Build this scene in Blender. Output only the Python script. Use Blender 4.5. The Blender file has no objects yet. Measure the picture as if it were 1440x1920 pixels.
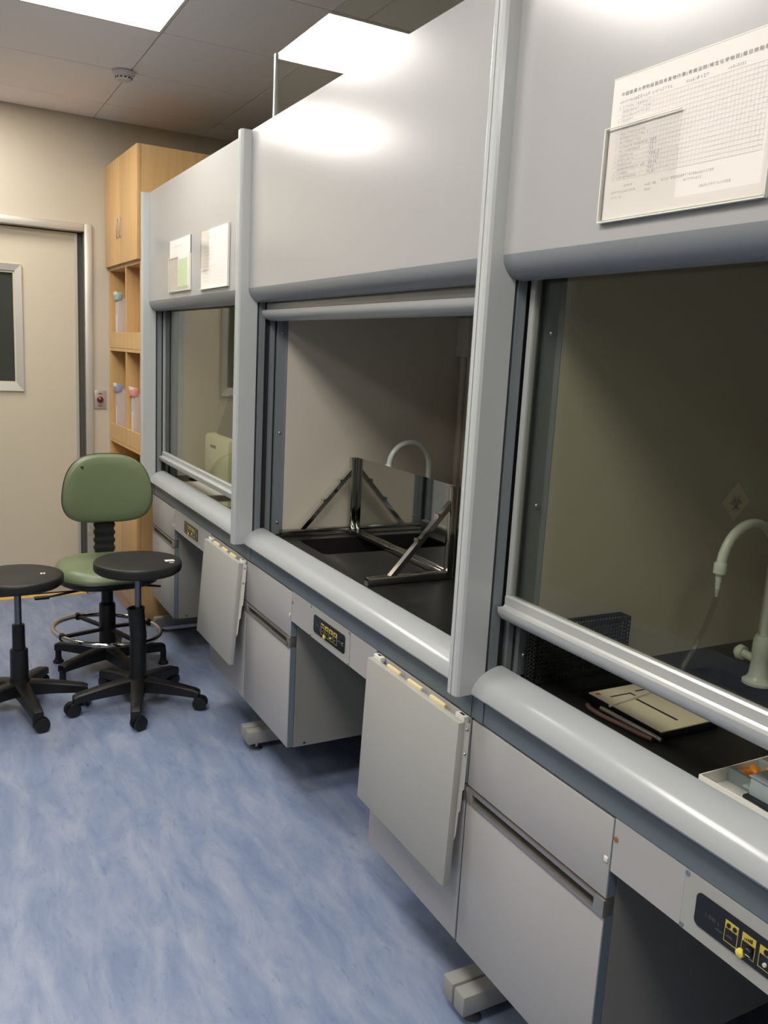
import bpy, bmesh, math, random
from mathutils import Vector, Matrix
random.seed(7)
R = math.radians
scene = bpy.context.scene
C = scene.collection

# ------------------------------------------------------------------ camera
F_PX, YAW, PITCH, ROLL = 1578.404, 0.502906, -0.183134, 0.0535768
fw = Vector((math.sin(YAW)*math.cos(PITCH), math.cos(YAW)*math.cos(PITCH), math.sin(PITCH)))
rt = Vector((math.cos(YAW), -math.sin(YAW), 0)); up = rt.cross(fw)
rt2 = math.cos(ROLL)*rt + math.sin(ROLL)*up
up2 = -math.sin(ROLL)*rt + math.cos(ROLL)*up
cam = bpy.data.objects.new('camera', bpy.data.cameras.new('camera'))
C.objects.link(cam)
cam.matrix_world = Matrix(((rt2.x, up2.x, -fw.x, -1.01174), (rt2.y, up2.y, -fw.y, 0.0),
                           (rt2.z, up2.z, -fw.z, 1.53752), (0, 0, 0, 1)))
cam.data.sensor_fit = 'VERTICAL'; cam.data.sensor_height = 36.0; cam.data.sensor_width = 27.0
cam.data.lens = F_PX*36.0/1920.0
cam.data.clip_start = 0.02
scene.camera = cam

# ------------------------------------------------------------------ world, exposure
world = bpy.data.worlds.new('world'); scene.world = world; world.use_nodes = True
bg = world.node_tree.nodes['Background']
bg.inputs[0].default_value = (0.9, 0.95, 1.0, 1); bg.inputs[1].default_value = 0.05
vs = scene.view_settings
vs.view_transform = 'Standard'; vs.look = 'None'; vs.gamma = 1.0; vs.use_curve_mapping = False
vs.exposure = 0.0
LAMP_STRENGTH = 22.0
LAMP_COLOR = (1.0, 0.955, 0.885)

# ------------------------------------------------------------------ materials
def s2l(c): return tuple(((v/255)/12.92 if v/255 <= .04045 else ((v/255+.055)/1.055)**2.4) for v in c)
MATS = {}
def mat(name, rgb, rough=.5, metal=0.0, spec=.5, coat=0.0, bump=None, var=None, **kw):
    m = bpy.data.materials.new(name); m.use_nodes = True
    nt = m.node_tree; b = nt.nodes['Principled BSDF']
    col = s2l(rgb) if max(rgb) > 1 else rgb
    b.inputs['Base Color'].default_value = (*col, 1)
    b.inputs['Roughness'].default_value = rough
    b.inputs['Metallic'].default_value = metal
    b.inputs['Specular IOR Level'].default_value = spec
    b.inputs['Coat Weight'].default_value = coat
    b.inputs['Coat Roughness'].default_value = kw.get('coat_rough', .1)
    tc = nt.nodes.new('ShaderNodeTexCoord')
    if var:   # (scale, amount) gentle mottling of the base colour
        n = nt.nodes.new('ShaderNodeTexNoise'); n.inputs['Scale'].default_value = var[0]; n.inputs['Detail'].default_value = 4
        nt.links.new(tc.outputs['Object'], n.inputs['Vector'])
        r = nt.nodes.new('ShaderNodeMapRange')
        r.inputs['To Min'].default_value = 1-var[1]; r.inputs['To Max'].default_value = 1+var[1]
        nt.links.new(n.outputs['Fac'], r.inputs['Value'])
        mx = nt.nodes.new('ShaderNodeVectorMath'); mx.operation = 'SCALE'
        mx.inputs[0].default_value = col
        nt.links.new(r.outputs[0], mx.inputs['Scale'])
        nt.links.new(mx.outputs[0], b.inputs['Base Color'])
    if bump:  # (scale, strength)
        n = nt.nodes.new('ShaderNodeTexNoise'); n.inputs['Scale'].default_value = bump[0]; n.inputs['Detail'].default_value = 3
        nt.links.new(tc.outputs['Object'], n.inputs['Vector'])
        bp = nt.nodes.new('ShaderNodeBump'); bp.inputs['Strength'].default_value = bump[1]; bp.inputs['Distance'].default_value = .002
        nt.links.new(n.outputs['Fac'], bp.inputs['Height']); nt.links.new(bp.outputs[0], b.inputs['Normal'])
    MATS[name] = m
    return m
def glass(name, tint, ior=1.5, rough=0.0):
    m = bpy.data.materials.new(name); m.use_nodes = True; nt = m.node_tree
    for n in list(nt.nodes): nt.nodes.remove(n)
    out = nt.nodes.new('ShaderNodeOutputMaterial'); mix = nt.nodes.new('ShaderNodeMixShader')
    tr = nt.nodes.new('ShaderNodeBsdfTransparent'); gl = nt.nodes.new('ShaderNodeBsdfGlossy'); lw = nt.nodes.new('ShaderNodeLayerWeight')
    tr.inputs[0].default_value = (*tint, 1); gl.inputs['Roughness'].default_value = rough
    f0 = ((ior-1)/(ior+1))**2
    pw = nt.nodes.new('ShaderNodeMath'); pw.operation = 'POWER'; pw.inputs[1].default_value = 5
    ma = nt.nodes.new('ShaderNodeMath'); ma.operation = 'MULTIPLY_ADD'; ma.inputs[1].default_value = 1-f0; ma.inputs[2].default_value = f0
    lw.inputs['Blend'].default_value = .5
    nt.links.new(lw.outputs['Facing'], pw.inputs[0]); nt.links.new(pw.outputs[0], ma.inputs[0])
    nt.links.new(ma.outputs[0], mix.inputs[0]); nt.links.new(tr.outputs[0], mix.inputs[1]); nt.links.new(gl.outputs[0], mix.inputs[2])
    nt.links.new(mix.outputs[0], out.inputs[0]); MATS[name] = m
    return m
def emit(name, rgb, s):
    m = bpy.data.materials.new(name); m.use_nodes = True; b = m.node_tree.nodes['Principled BSDF']
    b.inputs['Base Color'].default_value = (.8, .8, .8, 1)
    b.inputs['Emission Color'].default_value = (*rgb, 1); b.inputs['Emission Strength'].default_value = s
    MATS[name] = m
    return m
def floor_mat():
    m = bpy.data.materials.new('blue_vinyl'); m.use_nodes = True; nt = m.node_tree; b = nt.nodes['Principled BSDF']
    tc = nt.nodes.new('ShaderNodeTexCoord'); mp = nt.nodes.new('ShaderNodeMapping')
    mp.inputs['Rotation'].default_value = (0, 0, R(-28)); mp.inputs['Scale'].default_value = (9.0, 2.6, 1)
    nt.links.new(tc.outputs['Object'], mp.inputs['Vector'])
    def noise(sc, det, rough, dist):
        n = nt.nodes.new('ShaderNodeTexNoise'); n.inputs['Scale'].default_value = sc; n.inputs['Detail'].default_value = det
        n.inputs['Roughness'].default_value = rough; n.inputs['Distortion'].default_value = dist
        nt.links.new(mp.outputs[0], n.inputs['Vector']); return n
    n1, n2, n3 = noise(1.3, 8, .66, .5), noise(6.0, 4, .6, .3), noise(3.1, 6, .7, .8)
    r1 = nt.nodes.new('ShaderNodeValToRGB'); e = r1.color_ramp.elements
    e[0].position = .30; e[0].color = (*s2l((112, 128, 160)), 1)
    e[1].position = .72; e[1].color = (*s2l((157, 165, 184)), 1)
    x = e.new(.46); x.color = (*s2l((127, 141, 170)), 1)
    x = e.new(.58); x.color = (*s2l((142, 153, 176)), 1)
    nt.links.new(n1.outputs['Fac'], r1.inputs[0])
    r2 = nt.nodes.new('ShaderNodeValToRGB'); e = r2.color_ramp.elements       # sparse dark flecks
    e[0].position = .27; e[0].color = (.66, .72, .80, 1); e[1].position = .40; e[1].color = (1, 1, 1, 1)
    nt.links.new(n2.outputs['Fac'], r2.inputs[0])
    r3 = nt.nodes.new('ShaderNodeValToRGB'); e = r3.color_ramp.elements       # pale flecks
    e[0].position = .60; e[0].color = (1, 1, 1, 1); e[1].position = .74; e[1].color = (1.16, 1.14, 1.10, 1)
    nt.links.new(n3.outputs['Fac'], r3.inputs[0])
    prev = r1.outputs[0]
    for rr_ in (r2, r3):
        mx = nt.nodes.new('ShaderNodeMix'); mx.data_type = 'RGBA'; mx.blend_type = 'MULTIPLY'; mx.inputs[0].default_value = .8
        nt.links.new(prev, mx.inputs[6]); nt.links.new(rr_.outputs[0], mx.inputs[7]); prev = mx.outputs[2]
    nt.links.new(prev, b.inputs['Base Color'])
    b.inputs['Roughness'].default_value = .38; b.inputs['Specular IOR Level'].default_value = .45
    MATS['blue_vinyl'] = m
def wood_mat():
    m = bpy.data.materials.new('beech'); m.use_nodes = True; nt = m.node_tree; b = nt.nodes['Principled BSDF']
    tc = nt.nodes.new('ShaderNodeTexCoord'); mp = nt.nodes.new('ShaderNodeMapping'); mp.inputs['Scale'].default_value = (14, 14, .9)
    nt.links.new(tc.outputs['Object'], mp.inputs['Vector'])
    n = nt.nodes.new('ShaderNodeTexNoise'); n.inputs['Scale'].default_value = 3; n.inputs['Detail'].default_value = 5
    nt.links.new(mp.outputs[0], n.inputs['Vector'])
    r = nt.nodes.new('ShaderNodeValToRGB'); e = r.color_ramp.elements
    e[0].position = .35; e[0].color = (*s2l((206, 165, 108)), 1); e[1].position = .7; e[1].color = (*s2l((217, 178, 122)), 1)
    nt.links.new(n.outputs['Fac'], r.inputs[0]); nt.links.new(r.outputs[0], b.inputs['Base Color'])
    b.inputs['Roughness'].default_value = .42
    MATS['beech'] = m
floor_mat(); wood_mat()
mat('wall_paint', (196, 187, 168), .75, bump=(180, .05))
mat('side_wall_dimmed', (128, 124, 116), .8, bump=(180, .05))  # darkened to cut bounce light and deepen the shade in and under the hoods
mat('ceiling_tile', (238, 232, 230), .85, bump=(220, .05))
mat('ceiling_grid', (170, 165, 160), .8)
mat('panel_grey', (166, 165, 164), .22, spec=.75)
mat('post_grey', (184, 187, 186), .20, spec=.6)
mat('bumper_shaded', (126, 130, 134), .30, spec=.5)  # shade of the downward-facing curve put into the colour
mat('airfoil_grey', (166, 170, 171), .19, spec=.5)
mat('apron_shaded', (100, 110, 117), .45)  # blue-grey, with the airfoil's overhang shadow put into the colour
mat('track_grey', (116, 122, 126), .4)
mat('track_dark', (40, 42, 42), .6)
mat('cabinet_white', (172, 170, 168), .42, var=(3, .02))
mat('cabinet_side', (138, 137, 132), .5)
mat('edge_blue', (106, 121, 130), .45)
mat('tray_white', (170, 169, 163), .5, var=(3, .02))
mat('bracket_white', (226, 224, 214), .45)
mat('pad_yellow', (222, 206, 158), .6)
mat('aluminium', (182, 184, 182), .30, metal=.15)
mat('handle_alu', (170, 166, 158), .30, metal=.8)
mat('handle_dark', (70, 64, 56), .35, metal=.5)
mat('steel', (190, 190, 186), .12, metal=1.0)
mat('mirror_steel', (170, 170, 164), .05, metal=1.0)
mat('chrome', (205, 205, 200), .07, metal=1.0)
mat('liner_cream', (202, 195, 180), .34, spec=.4)
mat('worktop_black', (22, 22, 22), .38, spec=.4)
mat('sink_black', (12, 12, 13), .45)
mat('foot_grey', (150, 150, 146), .5)
mat('black_plastic', (25, 25, 25), .42, spec=.4)
mat('black_vinyl', (34, 33, 31), .48, spec=.4, bump=(140, .08))
mat('black_rubber', (18, 18, 18), .7)
mat('green_vinyl', (110, 122, 90), .38, spec=.45, var=(8, .06), bump=(60, .05))
mat('gas_rod', (120, 124, 128), .22, metal=.9)
mat('white_plastic', (222, 222, 212), .3)
mat('faucet_white', (206, 212, 204), .25, coat=.3)
mat('control_black', (18, 19, 19), .22)
mat('control_plate', (168, 168, 162), .4)
mat('label_yellow', (204, 182, 74), .5)
mat('knob_yellow', (226, 210, 84), .4)
mat('print_grey', (78, 80, 80), .6)
mat('display_grey', (74, 75, 76), .5)
mat('print_white', (205, 205, 205), .6)
mat('paper_white', (226, 220, 214), .7)
mat('print_ink', (134, 130, 130), .8)
mat('print_line', (205, 200, 198), .8)
mat('print_blue', (150, 148, 176), .8)
mat('paper_green', (186, 204, 158), .7)
mat('door_paint', (203, 193, 170), .5, bump=(120, .03))
mat('frame_alu', (196, 192, 182), .35, metal=.35)
mat('gap_dark', (92, 90, 82), .7)
mat('dim_corridor_pane', (62, 66, 59), .08, spec=.6)  # unlit corridor behind the glass is painted into this opaque pane
mat('tape_yellow', (226, 186, 96), .6)
mat('threshold_grey', (176, 170, 160), .5)
mat('plate_steel', (176, 164, 154), .35, metal=.2)
mat('button_red', (104, 24, 16), .2, coat=.6)
mat('smoke_white', (214, 208, 202), .5)
mat('instrument_cream', (226, 222, 190), .45)
mat('instrument_dark', (84, 84, 76), .4)
mat('basket_black', (38, 40, 40), .5)
mat('card_cream', (200, 190, 164), .6, var=(14, .05))
mat('pen_silver', (176, 172, 160), .25, metal=.8)
mat('strap_brown', (76, 50, 44), .6)
mat('red_dot', (190, 90, 80), .6)
mat('orange_plastic', (222, 130, 30), .4)
mat('carton_blue', (150, 162, 162), .55)
mat('navy_plastic', (20, 22, 32), .4)
mat('teal_clip', (150, 186, 176), .35)
mat('blue_clip', (150, 156, 196), .35)
mat('pink_clip', (226, 152, 146), .35)
mat('rust_screw', (160, 124, 84), .4, metal=.5)
mat('screw_zinc', (150, 164, 168), .3, metal=.8)
mat('hole_dark', (20, 20, 20), .8)
mat('tape_white', (225, 222, 218), .5)
mat('tape_pink', (216, 150, 146), .6)
mat('sticker_cream', (236, 226, 204), .6)
glass('sash_glass', (.90, .91, .86))
glass('acrylic', (.985, .985, .98), ior=1.46)
def frosted(name, rgb, a):
    m = mat(name, rgb, .4); m.node_tree.nodes['Principled BSDF'].inputs['Alpha'].default_value = a
frosted('clear_box', (238, 226, 218), .55)
glass('hose_clear', (.86, .87, .84), ior=1.4)
emit('lamp_diffuser', LAMP_COLOR, LAMP_STRENGTH)

# ------------------------------------------------------------------ geometry helpers
class MB:
    def __init__(s): s.bm = bmesh.new()
    def box(s, x0, x1, y0, y1, z0, z1, bev=0, seg=2):
        r = bmesh.ops.create_cube(s.bm, size=1.0)
        sx, sy, sz = x1-x0, y1-y0, z1-z0
        for v in r['verts']:
            v.co = Vector((x0+(v.co.x+.5)*sx, y0+(v.co.y+.5)*sy, z0+(v.co.z+.5)*sz))
        if bev:
            ed = list({e for v in r['verts'] for e in v.link_edges})
            bmesh.ops.bevel(s.bm, geom=ed, offset=bev, segments=seg, affect='EDGES', profile=.5, clamp_overlap=True)
        return s
    def prism(s, pts, axis, a, b):
        """polygon pts (u,v) extruded along axis from a to b. axis y: (x,z); x: (y,z); z: (x,y)"""
        def P(u, v, w):
            return {'y': (u, w, v), 'x': (w, u, v), 'z': (u, v, w)}[axis]
        v0 = [s.bm.verts.new(P(u, v, a)) for u, v in pts]; v1 = [s.bm.verts.new(P(u, v, b)) for u, v in pts]
        n = len(pts); fs = [s.bm.faces.new(v0), s.bm.faces.new(v1[::-1])]
        for i in range(n): fs.append(s.bm.faces.new((v0[i], v1[i], v1[(i+1) % n], v0[(i+1) % n])))
        return s
    def lathe(s, prof, n=32, center=(0, 0, 0), tilt=None):
        rings = []
        for r, z in prof:
            rings.append([s.bm.verts.new((r*math.cos(2*math.pi*i/n), r*math.sin(2*math.pi*i/n), z)) for i in range(n)] if r > 1e-6 else [s.bm.verts.new((0, 0, z))])
        vs_ = [v for r in rings for v in r]
        for a, b in zip(rings, rings[1:]):
            if len(a) == 1 and len(b) == 1: continue
            for i in range(n):
                j = (i+1) % n
                if len(a) == 1: s.bm.faces.new((a[0], b[i], b[j]))
                elif len(b) == 1: s.bm.faces.new((a[i], a[j], b[0]))
                else: s.bm.faces.new((a[i], a[j], b[j], b[i]))
        if len(rings[0]) > 1: s.bm.faces.new(rings[0][::-1])
        if len(rings[-1]) > 1: s.bm.faces.new(rings[-1])
        M = Matrix.Translation(center) @ (tilt if tilt else Matrix())
        for v in vs_: v.co = M @ v.co
        return s
    def tube(s, pts, rad, n=12, closed=False, caps=True):
        pts = [Vector(p) for p in pts]; m = len(pts)
        rads = rad if isinstance(rad, (list, tuple)) else [rad]*m
        rings = []; prev = None
        for i, p in enumerate(pts):
            if closed: t = pts[(i+1) % m]-pts[i-1]
            else: t = pts[min(i+1, m-1)]-pts[max(i-1, 0)]
            t.normalize()
            if prev is None:
                a = Vector((0, 0, 1)) if abs(t.z) < .9 else Vector((1, 0, 0)); u = t.cross(a).normalized()
            else: u = (prev - t*prev.dot(t)).normalized()
            prev = u; w = t.cross(u)
            rings.append([s.bm.verts.new(p+rads[i]*(math.cos(2*math.pi*k/n)*u+math.sin(2*math.pi*k/n)*w)) for k in range(n)])
        pairs = list(zip(rings, rings[1:])) + ([(rings[-1], rings[0])] if closed else [])
        for a, b in pairs:
            for k in range(n): s.bm.faces.new((a[k], a[(k+1) % n], b[(k+1) % n], b[k]))
        if caps and not closed: s.bm.faces.new(rings[0][::-1]); s.bm.faces.new(rings[-1])
        return s
    def bar(s, p, q, w, h):
        """rectangular bar from p to q; w across (horizontal), h in the vertical plane of the bar"""
        p, q = Vector(p), Vector(q); t = (q-p).normalized()
        a = Vector((0, 0, 1)) if abs(t.z) < .95 else Vector((1, 0, 0))
        u = t.cross(a).normalized(); v = u.cross(t)
        vv = [s.bm.verts.new(e + su*u*w/2 + sv*v*h/2) for e in (p, q) for su, sv in ((-1, -1), (1, -1), (1, 1), (-1, 1))]
        for f in ((0, 1, 2, 3), (7, 6, 5, 4), (0, 4, 5, 1), (1, 5, 6, 2), (2, 6, 7, 3), (3, 7, 4, 0)): s.bm.faces.new([vv[i] for i in f])
        return s
    def quad(s, pts): s.bm.faces.new([s.bm.verts.new(p) for p in pts]); return s
    def disc(s, c, r, axis='x', n=20, ry=None):
        ry = ry or r; c = Vector(c); vs_ = []
        for i in range(n):
            a = 2*math.pi*i/n; d = (r*math.cos(a), ry*math.sin(a))
            vs_.append(s.bm.verts.new(c+Vector({'x': (0, d[0], d[1]), 'y': (d[0], 0, d[1]), 'z': (d[0], d[1], 0)}[axis])))
        s.bm.faces.new(vs_); return s
    def cyl(s, p, q, r, n=16): return s.tube([p, q], r, n)
    def xform(s, M): bmesh.ops.transform(s.bm, matrix=M, verts=s.bm.verts); return s
    def build(s, name, m, parent=None, smooth=None, loc=None):
        bmesh.ops.recalc_face_normals(s.bm, faces=s.bm.faces)
        me = bpy.data.meshes.new(name); s.bm.to_mesh(me); s.bm.free()
        me.materials.append(MATS[m] if isinstance(m, str) else m)
        if smooth is not None:
            me.shade_smooth()
            try: me.set_sharp_from_angle(angle=R(smooth))
            except Exception: pass
        o = bpy.data.objects.new(name, me); C.objects.link(o)
        if parent: o.parent = parent
        if loc: o.location = loc
        return o
def B(name, m, parent, *a, bev=0, smooth=None, loc=None):
    return MB().box(*a, bev=bev).build(name, m, parent, smooth=smooth if smooth is not None else (40 if bev else None), loc=loc)
def tag(o, label=None, cat=None, group=None, kind=None):
    for k, v in (('label', label), ('category', cat), ('group', group), ('kind', kind)):
        if v: o[k] = v
    return o
def thing(name, label, cat, loc=(0, 0, 0), rz=0, group=None):
    o = bpy.data.objects.new(name, None); C.objects.link(o); o.location = loc; o.rotation_euler = (0, 0, rz)
    o.empty_display_size = .1
    return tag(o, label, cat, group)
def struct(o): o['kind'] = 'structure'; return o
def copy_tree(o, parent=None):
    c = o.copy(); C.objects.link(c)
    if parent: c.parent = parent
    for ch in list(o.children): copy_tree(ch, c)
    return c
def rrect(y0, y1, z0, z1, r, n=5):
    pts = []
    for cy, cz, a0 in ((y1-r, z1-r, 0), (y0+r, z1-r, 90), (y0+r, z0+r, 180), (y1-r, z0+r, 270)):
        for i in range(n+1):
            a = R(a0+90*i/n); pts.append((cy+r*math.cos(a), cz+r*math.sin(a)))
    return pts
def text_mesh(body, size, align='LEFT', spacing=1.0):
    cu = bpy.data.curves.new('txt', 'FONT'); cu.body = body; cu.size = size; cu.align_x = align; cu.resolution_u = 2; cu.space_character = spacing
    o = bpy.data.objects.new('txt', cu); C.objects.link(o)
    dg = bpy.context.evaluated_depsgraph_get(); dg.update()
    me = bpy.data.meshes.new_from_object(o.evaluated_get(dg))
    bpy.data.objects.remove(o); bpy.data.curves.remove(cu)
    return me
def text_obj(name, body, size, m, parent, origin, align='LEFT', width=None, spacing=1.0):
    """lettering that reads from -X: text x -> -Y, text y -> +Z"""
    me = text_mesh(body, size, align, spacing); me.materials.clear(); me.materials.append(MATS[m])
    sx = 1.0
    if width and len(me.vertices):
        w = max(v.co.x for v in me.vertices)-min(v.co.x for v in me.vertices); sx = width/w if w > 0 else 1
    for v in me.vertices: v.co = Vector((0, -v.co.x*sx, v.co.y))
    me.name = name
    o = bpy.data.objects.new(name, me); C.objects.link(o); o.parent = parent; o.location = origin
    return o

# ------------------------------------------------------------------ room shell
YW, ZC, XL, XR, YB = 5.25, 2.766, -2.70, 1.02, -2.6
struct(B('floor', 'blue_vinyl', None, XL, XR, YB, YW+.45, -.05, 0.0))
DX0, DX1, DZ = -1.25, -.176, 2.143
w = MB()
w.box(XL, DX0, YW, YW+.16, 0, ZC+.1); w.box(DX1, XR, YW, YW+.16, 0, ZC+.1); w.box(DX0, DX1, YW, YW+.16, DZ, ZC+.1)
struct(w.build('wall_far', 'wall_paint'))
struct(B('wall_right', 'side_wall_dimmed', None, XR, XR+.1, YB, YW, 0, ZC+.1))
struct(B('wall_left', 'side_wall_dimmed', None, XL-.1, XL, YB, YW, 0, ZC+.1))
struct(B('wall_back', 'side_wall_dimmed', None, XL, XR, YB-.1, YB, 0, ZC+.1))
ceil = struct(B('ceiling', 'ceiling_grid', None, XL, XR, YB, YW, ZC+.004, ZC+.1))
GX, GY, GS = -.115, 3.69, .61
tile_me = None; lamps = {}
LIGHTS = [(-1, -1), (-2, 1), (-2, -3), (-2, -5), (-2, -8), (-4, -5)]   # (column, row) of the ceiling grid
for i in range(-5, 2):
    for j in range(-11, 3):
        x0, x1 = GX+i*GS, GX+(i+1)*GS; y0, y1 = GY+j*GS, GY+(j+1)*GS
        X0, X1, Y0, Y1 = max(x0, XL), min(x1, XR), max(y0, YB), min(y1, YW)
        if X1-X0 < .02 or Y1-Y0 < .02: continue
        if (i, j) in LIGHTS: continue
        g = .0025
        full = X1-X0 > GS-.001 and Y1-Y0 > GS-.001
        if full and tile_me is not None:
            o = bpy.data.objects.new('ceiling_tile', tile_me); C.objects.link(o); o.parent = ceil; o.location = (x0, y0, 0)
        elif full:
            o = MB().box(g, GS-g, g, GS-g, ZC-.001, ZC+.012, bev=.0015).build('ceiling_tile', 'ceiling_tile', ceil, loc=(x0, y0, 0)); tile_me = o.data
        else:
            MB().box(X0+g, X1-g, Y0+g, Y1-g, ZC-.001, ZC+.012, bev=.0015).build('ceiling_tile', 'ceiling_tile', ceil)
LBL = {(-1, -1): 'glowing square ceiling light panel beside the ceiling tile joint over the aisle',
       (-2, 1): 'glowing square ceiling light panel near the door wall',
       (-2, -3): 'glowing square ceiling light panel over the aisle across from the checklist hood',
       (-2, -5): 'added ceiling light panel, out of view, to brighten the near post and checklist hood'}  # last panel listed is added out of view to brighten the near post
for k, (i, j) in enumerate(LIGHTS):
    x0, y0 = GX+i*GS, GY+j*GS
    t = thing('ceiling_light', LBL.get((i, j), 'glowing square ceiling light panel on the far side of the room'), 'light', (x0+GS/2, y0+GS/2, ZC-.002), 0, 'ceiling light panels')
    h = GS/2-.003
    f = MB()
    for a in ((-h, -h+.012, -h, h), (h-.012, h, -h, h), (-h+.012, h-.012, -h, -h+.012), (-h+.012, h-.012, h-.012, h)): f.box(*a, -.003, .012)
    f.build('frame', 'smoke_white', t)
    B('diffuser', 'lamp_diffuser', t, -h+.012, h-.012, -h+.012, h-.012, 0.0, .008)
t = thing('smoke_detector', 'round white smoke detector fixed to the ceiling tiles', 'smoke detector', (-.143, 4.297, ZC-.003))
MB().lathe([(.052, 0), (.052, -.008), (.046, -.012), (.044, -.022)], 28).build('base', 'smoke_white', t, smooth=35)
MB().lathe([(.036, -.018), (.036, -.03), (.031, -.038), (0, -.040)], 28).build('cap', 'smoke_white', t, smooth=35)
s_ = MB()
for a in range(0, 360, 30):
    s_.box(-.005, .005, -.0375, -.033, -.031, -.026).bm.verts.ensure_lookup_table()
    bmesh.ops.rotate(s_.bm, cent=(0, 0, 0), matrix=Matrix.Rotation(R(a), 3, 'Z'), verts=s_.bm.verts[-8:])
s_.build('vent_slots', 'hole_dark', t)

# door in the far wall
dr = thing('door_1', 'cream sliding door with a framed dark window in the far wall', 'door', (DX1, YW, 0)); dr['kind'] = 'structure'; del dr['category']
def dbox(name, m, x0, x1, y0, y1, z0, z1, bev=0): return B(name, m, dr, x0-DX1, x1-DX1, y0-YW, y1-YW, z0, z1, bev=bev)
f = MB()
f.box(0, .042, -.014, .0, 0, DZ+.044, bev=.003); f.box(DX0-DX1-.042, DX0-DX1, -.014, 0, 0, DZ+.044, bev=.003); f.box(DX0-DX1, 0, -.014, .0, DZ, DZ+.044, bev=.003)
f.build('door_frame', 'frame_alu', dr, smooth=40)
dbox('jamb', 'gap_dark', DX1-.004, DX1-.0005, YW+.001, YW+.14, .002, DZ-.001)
dbox('gap_seal', 'gap_dark', -.2055+.004, DX1-.004, YW+.07, YW+.12, .03, DZ-.002)
LY = YW+.055
wx0, wx1, wz0, wz1 = -.90, -.552, 1.282, 1.886
lf = MB()
lf.box(DX0+.004, wx0, LY, LY+.04, .012, DZ-.006); lf.box(wx1, -.206, LY, LY+.04, .012, DZ-.006)
lf.box(wx0, wx1, LY, LY+.04, .012, wz0); lf.box(wx0, wx1, LY, LY+.04, wz1, DZ-.006)
lf.xform(Matrix.Translation((-DX1, -YW, 0)))
leaf = lf.build('door_leaf', 'door_paint', dr)
def lbox(name, m, x0, x1, y0, y1, z0, z1, bev=0): return B(name, m, leaf, x0-DX1, x1-DX1, y0-YW, y1-YW, z0, z1, bev=bev)
lbox('edge_strip', 'frame_alu', -.222, -.2055, LY-.004, LY, .012, DZ-.008)
lbox('kick_plate', 'threshold_grey', DX0+.01, -.24, LY-.003, LY, .014, .092)
fr = MB()
ox0, ox1, oz0, oz1 = -.945, -.507, 1.228, 1.934
def ring(mb, o, i, y0, y1):
    A = [(o[0], o[2]), (o[1], o[2]), (o[1], o[3]), (o[0], o[3])]; Bq = [(i[0], i[2]), (i[1], i[2]), (i[1], i[3]), (i[0], i[3])]
    va = [mb.bm.verts.new((x, y0, z)) for x, z in A]; vb = [mb.bm.verts.new((x, y1, z)) for x, z in Bq]; vc = [mb.bm.verts.new((x, LY+.02, z)) for x, z in Bq]; vd = [mb.bm.verts.new((x, LY, z)) for x, z in A]
    for k in range(4):
        n = (k+1) % 4
        mb.bm.faces.new((va[k], va[n], vb[n], vb[k])); mb.bm.faces.new((vb[k], vb[n], vc[n], vc[k])); mb.bm.faces.new((vd[k], vd[n], va[n], va[k]))
ring(fr, (ox0, ox1, oz0, oz1), (ox0+.034, ox1-.036, oz0+.044, oz1-.036), LY-.014, LY-.008)
fr.xform(Matrix.Translation((-DX1, -YW, 0)))
fr.build('window_frame', 'frame_alu', leaf)
lbox('window_pane', 'dim_corridor_pane', wx0-.02, wx1+.02, LY+.012, LY+.018, wz0-.02, wz1+.02)
dbox('threshold', 'tape_yellow', DX0, DX1-.006, YW+.002, YW+.05, .0, .006)
struct(B('wall_corridor', 'gap_dark', None, DX0-.1, DX1+.1, YW+.17, YW+.19, 0, DZ+.1))

t = thing('exit_button', 'steel exit button plate with a red dome on the wall by the door', 'button', (-.095, YW, 1.192))
B('plate', 'plate_steel', t, -.035, .035, -.008, 0, -.055, .055, bev=.004)
MB().lathe([(.019, 0), (.019, .004), (.016, .012), (.009, .018), (0, .020)], 24, tilt=Matrix.Rotation(R(90), 4, 'X'), center=(0, -.008, .0)).build('dome', 'button_red', t, smooth=60)
for dz in (.036, -.036): B('marking', 'print_grey', t, -.012, .012, -.0086, -.008, dz-.003, dz+.003)

# ------------------------------------------------------------------ fume hoods
HJ = {3: 4.43, 2: 2.93, 1: 1.43}      # far joint of each hood
HB = thing('fume_hood', 'grey fume hood', 'fume hood', (0, HJ[2], 0), 0, 'fume hoods along the wall')
ZT, ZA, ZWT = 2.266, .83, .86
def both(fn):                           # same part at the far end and mirrored at the near end
    fn(lambda y: y); fn(lambda y: -1.5-y)
def post(fy):
    prof = [(-.037, -.0015), (-.037, -.012), (-.034, -.018), (-.028, -.021), (.035, -.021), (.035, -.0015)]
    MB().prism([(x, fy(y)) for x, y in prof], 'z', ZA-.004, ZT).build('post', 'post_grey', HB)
both(post)
# front panel with rounded lower bumper
pr = [(0.0, ZT), (0.0, 1.752)]
MB().box(0, .018, -1.4785, -.0215, 1.745, ZT).build('front_panel', 'panel_grey', HB)
bp = [(0.0, 1.745)] + [(.045-.045*math.cos(R(a)), 1.745-.046*math.sin(R(a))) for a in range(10, 91, 10)] + [(.052, 1.699), (.052, 1.706), (.018, 1.745)]
MB().prism(bp, 'y', -1.4785, -.0215).build('bumper', 'bumper_shaded', HB, smooth=35)
B('header_rail', 'track_dark', HB, .05, .058, -1.478, -.022, 1.70, 1.76)
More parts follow.
